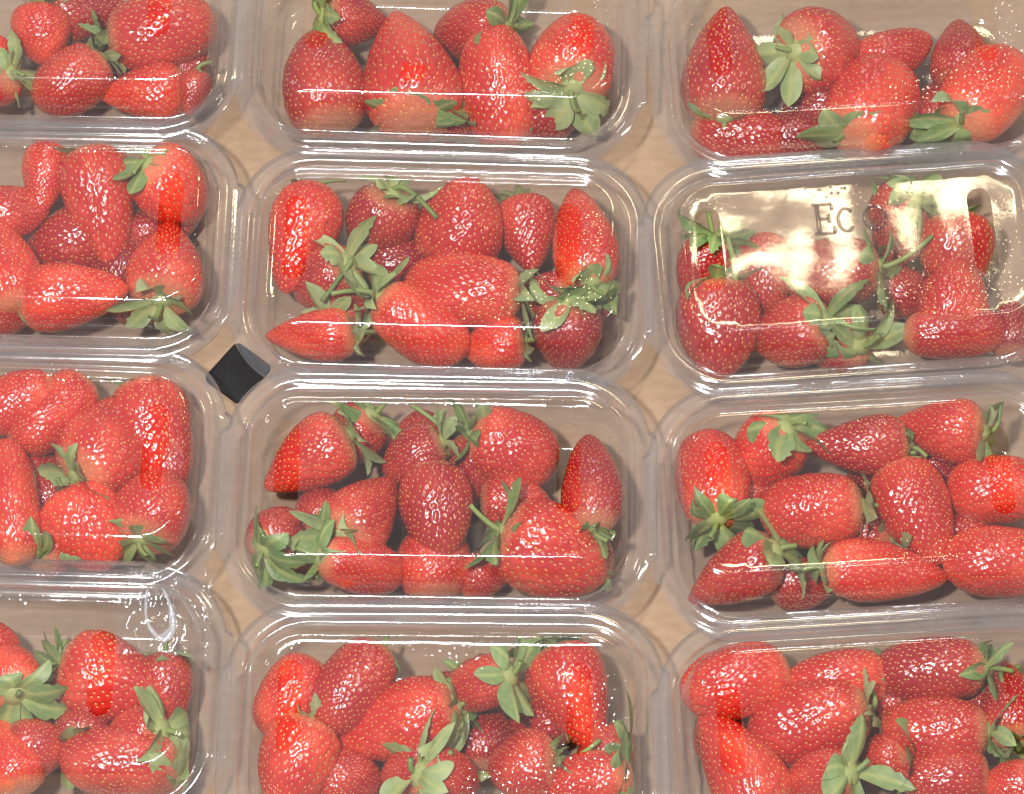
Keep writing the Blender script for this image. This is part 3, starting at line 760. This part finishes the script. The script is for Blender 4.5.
def tray_mesh():
    rl = [(9.40, 6.05, 3.65, -.2, .26), (9.42, 6.07, 3.67, -.07, .26), (9.39, 6.04, 3.65, -.04, .26), (9.14, 5.76, 3.35, -.03, .1), (9.08, 5.68, 3.3, .0, 0), (9.02, 5.6, 3.25, .18, 0), (8.98, 5.54, 3.2, .22, 0),
          (8.9, 5.34, 3.0, .23, 0), (8.85, 5.26, 2.95, .19, 0), (8.78, 5.18, 2.85, .0, 0), (8.72, 5.1, 2.8, -.03, 0), (8.55, 4.88, 2.65, -.03, 0), (8.49, 4.8, 2.6, -.1, 0), (8.4, 4.68, 2.45, -.5, 0),
          (8.22, 4.45, 2.3, -1.45, 0), (8.1, 4.36, 1.9, -1.52, 0), (8.02, 4.3, 1.85, -1.58, 0), (7.85, 4.1, 1.8, -2.8, 0), (7.72, 3.98, 1.7, -3.1, 0), (7.5, 3.8, 1.6, -3.25, 0), (7.3, 3.6, 1.5, -3.29, 0)]
    rings = [ring(*a[:4], tab=a[4]) for a in rl]
    for k in (.7, .35, .08): rings.append([[p[0] * k, p[1] * k, -3.29] for p in rings[20]])
    verts, faces, n = rings_mesh(rings)
    faces.append(tuple(range(len(verts) - n, len(verts))))
    for p in verts:   # upright ribs in the lower wall
        if -3.1 < p[2] < -.4:
            p[0] *= 1 + .004 * math.sin(p[1] * 6); p[1] *= 1 + .006 * math.sin(p[0] * 6)
    me = bpy.data.meshes.new('tray')
    me.from_pydata([(a * CM, b * CM, c * CM) for a, b, c in verts], [], faces)
    me.materials.append(M_TRAY); me.materials.append(M_RIM); me.polygons.foreach_set('use_smooth', [True] * len(faces))
    me.polygons.foreach_set('material_index', [1 if max(q) < NRING * 13 else 0 for q in faces]); me.update()
    return me
TRAY = tray_mesh()

EMB = None
for i, (key, (px, py, rot, tx, ty, amp, lab)) in enumerate(PUN.items()):
    root = thing('punnet', lab, 'punnet', 'clear plastic strawberry punnets')
    c = at(px, py, FL)
    root.location = (c.x, c.y, .12 * CM)
    root.rotation_euler = (R(tx), R(ty), R(rot))
    lift = (i % 3) * .05 * CM
    tr = bpy.data.objects.new('tray', TRAY); COL.objects.link(tr); tr.parent = root; tr.location = (0, 0, FL - .12 * CM + lift * .3)
    v, f = lid_verts(i + 1, amp, key == 'J', SLOTS_J if key == 'J' else SLOTS_B if key in 'BDG' else SLOTS_A)
    lid = mesh_obj('lid', [(a * CM, b * CM, c_ * CM) for a, b, c_ in v], f, [M_LID_SOFT if key == 'F' else M_LID, M_RIM, M_EDGE], root)
    lid.data.polygons.foreach_set('material_index', [2 if max(q) < NRING * 3 or min(q) >= len(v) - 108 else 1 if max(q) < NRING * 14 else 0 for q in f])
    lid.location = (0, 0, FL - .12 * CM + lift)
    if key == 'F': EMB = lid
    if key == 'J':
        # crumpled corner of loose clear film with a loop-shaped crease, its light glint painted white
        def drape(x, y, up):
            hit, loc, nor, ix = lid.ray_cast((x * CM, y * CM, 6 * CM), (0, 0, -1))
            return Vector((x * CM, y * CM, (loc.z if hit else .3 * CM) + up * CM))
        def crumple(x, y):
            a = 1 - 2.2 * abs(noise.noise(Vector((x * .75, y * .55, 3.3)))); b = 1 - 2 * abs(noise.noise(Vector((x * 1.9, y * 1.5, 8.1))))
            return .06 + .34 * max(0, a) + .15 * b
        G = 56
        fv = [drape(4.9 + 3.9 * q / G, 1.0 + 4.6 * p / G, crumple(4.9 + 3.9 * q / G, 1.0 + 4.6 * p / G)) for p in range(G + 1) for q in range(G + 1)]
        for _ in range(3):
            fv = [fv[n_] if n_ % (G + 1) in (0, G) or n_ // (G + 1) in (0, G) else (fv[n_] * 2 + fv[n_ - 1] + fv[n_ + 1] + fv[n_ - G - 1] + fv[n_ + G + 1]) / 6 for n_ in range(len(fv))]
        ff = [(p * (G + 1) + q, p * (G + 1) + q + 1, (p + 1) * (G + 1) + q + 1, (p + 1) * (G + 1) + q) for p in range(G) for q in range(G)]
        film = mesh_obj('film', fv, ff, M_FILM, lid)
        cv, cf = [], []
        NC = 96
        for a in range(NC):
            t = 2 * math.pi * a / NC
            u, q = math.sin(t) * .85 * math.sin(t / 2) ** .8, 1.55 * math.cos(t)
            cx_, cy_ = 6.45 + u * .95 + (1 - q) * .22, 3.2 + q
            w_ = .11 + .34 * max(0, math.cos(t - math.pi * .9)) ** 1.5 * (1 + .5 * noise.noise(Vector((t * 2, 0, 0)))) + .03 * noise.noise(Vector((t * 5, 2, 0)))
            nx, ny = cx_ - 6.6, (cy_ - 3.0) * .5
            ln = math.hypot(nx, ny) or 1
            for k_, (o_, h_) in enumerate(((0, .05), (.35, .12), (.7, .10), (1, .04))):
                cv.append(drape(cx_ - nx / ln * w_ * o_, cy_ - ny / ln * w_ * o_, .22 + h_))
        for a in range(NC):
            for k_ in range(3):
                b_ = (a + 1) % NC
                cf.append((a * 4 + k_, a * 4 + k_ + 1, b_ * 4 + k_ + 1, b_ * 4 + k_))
        mesh_obj('crease', cv, cf, M_CREASE_GLINT, lid)

# letters pressed into the lid of the Eco punnet: rounded raised strokes
def emboss(parent):
    verts, faces = [], []
    def stroke(pts, w=.085, h=.07):
        k0 = len(verts); n = len(pts); m = 7
        for i, p in enumerate(pts):
            a = Vector(pts[max(i - 1, 0)]); b = Vector(pts[min(i + 1, n - 1)]); d = (b - a).normalized(); nn = Vector((-d.y, d.x))
            for j in range(m):
                s = j / (m - 1) * 2 - 1
                verts.append((p[0] + nn.x * s * w, p[1] + nn.y * s * w, h * math.sqrt(max(0, 1 - s * s)) + .012))
        for i in range(n - 1):
            for j in range(m - 1):
                a = k0 + i * m + j; faces.append((a, a + 1, a + m + 1, a + m))
        for e in (0, n - 1): faces.append(tuple(k0 + e * m + j for j in range(m)))
    def seg(a, b, k=6): return [(a[0] + (b[0] - a[0]) * i / k, a[1] + (b[1] - a[1]) * i / k) for i in range(k + 1)]
    def arc(cx, cy, rx, ry, a0, a1, k=28): return [(cx + rx * math.cos(R(a0 + (a1 - a0) * i / k)), cy + ry * math.sin(R(a0 + (a1 - a0) * i / k))) for i in range(k + 1)]
    x = -1.55; y = 1.62
    stroke(seg((x - .26, y + .75), (x + .62, y + .75))); stroke(seg((x - .26, y - .75), (x + .66, y - .75)))
    stroke(seg((x - .05, y - .70), (x - .05, y + .70)), .11); stroke(seg((x, y), (x + .45, y)))
    stroke(seg((x + .62, y + .75), (x + .62, y + .45))); stroke(seg((x + .66, y - .75), (x + .66, y - .42))); stroke(seg((x + .45, y - .2), (x + .45, y + .2)))
    stroke(arc(x + 1.22, y - .12, .36, .58, 40, 320))
    stroke(arc(x + 2.55, y - .10, .50, .60, 0, 360)); stroke(arc(x + 2.55, y - .10, .30, .42, 0, 360), .04, .04)
    o = mesh_obj('embossed_letters', [(a * CM, b * CM, c * CM) for a, b, c in verts], faces, M_EMB, parent)
    for v in o.data.vertices:
        hit, loc, nor, ix = parent.ray_cast((v.co.x, v.co.y, 5 * CM), (0, 0, -1))
        v.co.z += (loc.z if hit else 1.98 * CM)
emboss(EMB)

# ------------------------------------------------------------------ surface below
def card_sheet():
    bm = bmesh.new()
    bmesh.ops.create_grid(bm, x_segments=8, y_segments=8, size=.75)
    for v in bm.verts: v.co.z = -.0005
    r = bmesh.ops.extrude_face_region(bm, geom=bm.faces[:])
    for v in [g for g in r['geom'] if isinstance(g, bmesh.types.BMVert)]: v.co.z -= .004
    bmesh.ops.recalc_face_normals(bm, faces=bm.faces)
    me = bpy.data.meshes.new('ground'); bm.to_mesh(me); bm.free(); me.materials.append(M_CARD)
    o = bpy.data.objects.new('ground', me); COL.objects.link(o); o['kind'] = 'structure'
card_sheet()

rg = [ring(a_, b_, r_, z_, 8) for a_, b_, r_, z_ in ((1.08, 1.22, .3, -.08), (1.08, 1.22, .3, .05), (1.05, 1.19, .28, .08))]
sv, sf, sn = rings_mesh(rg)
sf += [tuple(range(sn))[::-1], tuple(range(2 * sn, 3 * sn))]
bs = mesh_obj('black_patch', [(a_ * CM, b_ * CM, c_ * CM) for a_, b_, c_ in sv], sf, M_BLACK, smooth=False)  # flat black slab with rounded corners, lying in the gap
bs.location = at(238, 373, .1 * CM); bs.location.z = .09 * CM; bs.rotation_euler = (0, 0, R(-38))
bs['label'] = 'flat black patch on the cardboard in the gap between four punnets'; bs['category'] = 'plastic strip'

# ------------------------------------------------------------------ light
w = bpy.data.worlds.new('World'); sc.world = w; w.use_nodes = True
nt = w.node_tree; bg = nt.nodes['Background']
tc = nt.nodes.new('ShaderNodeTexCoord'); nz = nt.nodes.new('ShaderNodeTexNoise'); nz.inputs['Scale'].default_value = 2.5; nz.inputs['Detail'].default_value = 3
rp = nt.nodes.new('ShaderNodeValToRGB')
rp.color_ramp.elements[0].position = .35; rp.color_ramp.elements[0].color = (.34, .34, .35, 1)
rp.color_ramp.elements[1].position = .65; rp.color_ramp.elements[1].color = (.97, .97, 1.0, 1)
nt.links.new(tc.outputs['Generated'], nz.inputs['Vector']); nt.links.new(nz.outputs[0], rp.inputs[0]); nt.links.new(rp.outputs[0], bg.inputs[0])
bg.inputs[1].default_value = .38

def lamp(name, loc, aim, size, power, col, shape='RECTANGLE', size_y=None):
    d = bpy.data.lights.new(name, 'AREA'); d.energy = power; d.color = col; d.shape = shape; d.size = size
    if size_y: d.size_y = size_y
    o = bpy.data.objects.new(name, d); COL.objects.link(o); o.location = loc
    o.rotation_euler = (Vector(aim) - Vector(loc)).to_track_quat('-Z', 'Y').to_euler()
    return o
lamp('flash_lamp', (-.32, -.5, 1.6), (0, 0, 0), .10, 29, (1, .98, .975), 'DISK')
lamp('ceiling_tube', (-.1, .08, 2.2), (0, 0, 0), .5, 18, (.94, .97, 1), size_y=.06)
lamp('ceiling_tube', (.25, 2.7, 1.7), (0, 0, 0), .4, 8, (.95, .98, 1), size_y=.08)
lamp('ceiling_tube', (1.5, .2, 1.6), (0, 0, 0), .08, 6, (1, .95, .85), size_y=.7)
# warm lamp, mirrored in the Eco lid
pE = at(770, 165, TOP); vd = (pE - cam.location).normalized(); rd = Vector((vd.x, vd.y, -vd.z))
nE = Vector((0, 0, 1)); nE.rotate(EMB.parent.rotation_euler)
rd = vd - 2 * vd.dot(nE) * nE
lamp('warm_lamp', pE + rd * 1.6, pE, .24, 2.0, (1, .80, .50), 'ELLIPSE', size_y=.12)

# ------------------------------------------------------------------ render
sc.view_settings.view_transform = 'Standard'; sc.view_settings.look = 'None'
sc.view_settings.exposure = 0; sc.view_settings.gamma = 1
sc.render.engine = 'CYCLES'
sc.cycles.max_bounces = 10; sc.cycles.diffuse_bounces = 2; sc.cycles.glossy_bounces = 3; sc.cycles.transparent_max_bounces = 40
sc.cycles.caustics_reflective = False; sc.cycles.caustics_refractive = False
sc.cycles.use_denoising = True
try: sc.cycles.denoiser = 'OPENIMAGEDENOISE'
except Exception: pass
sc.cycles.sample_clamp_indirect = 6
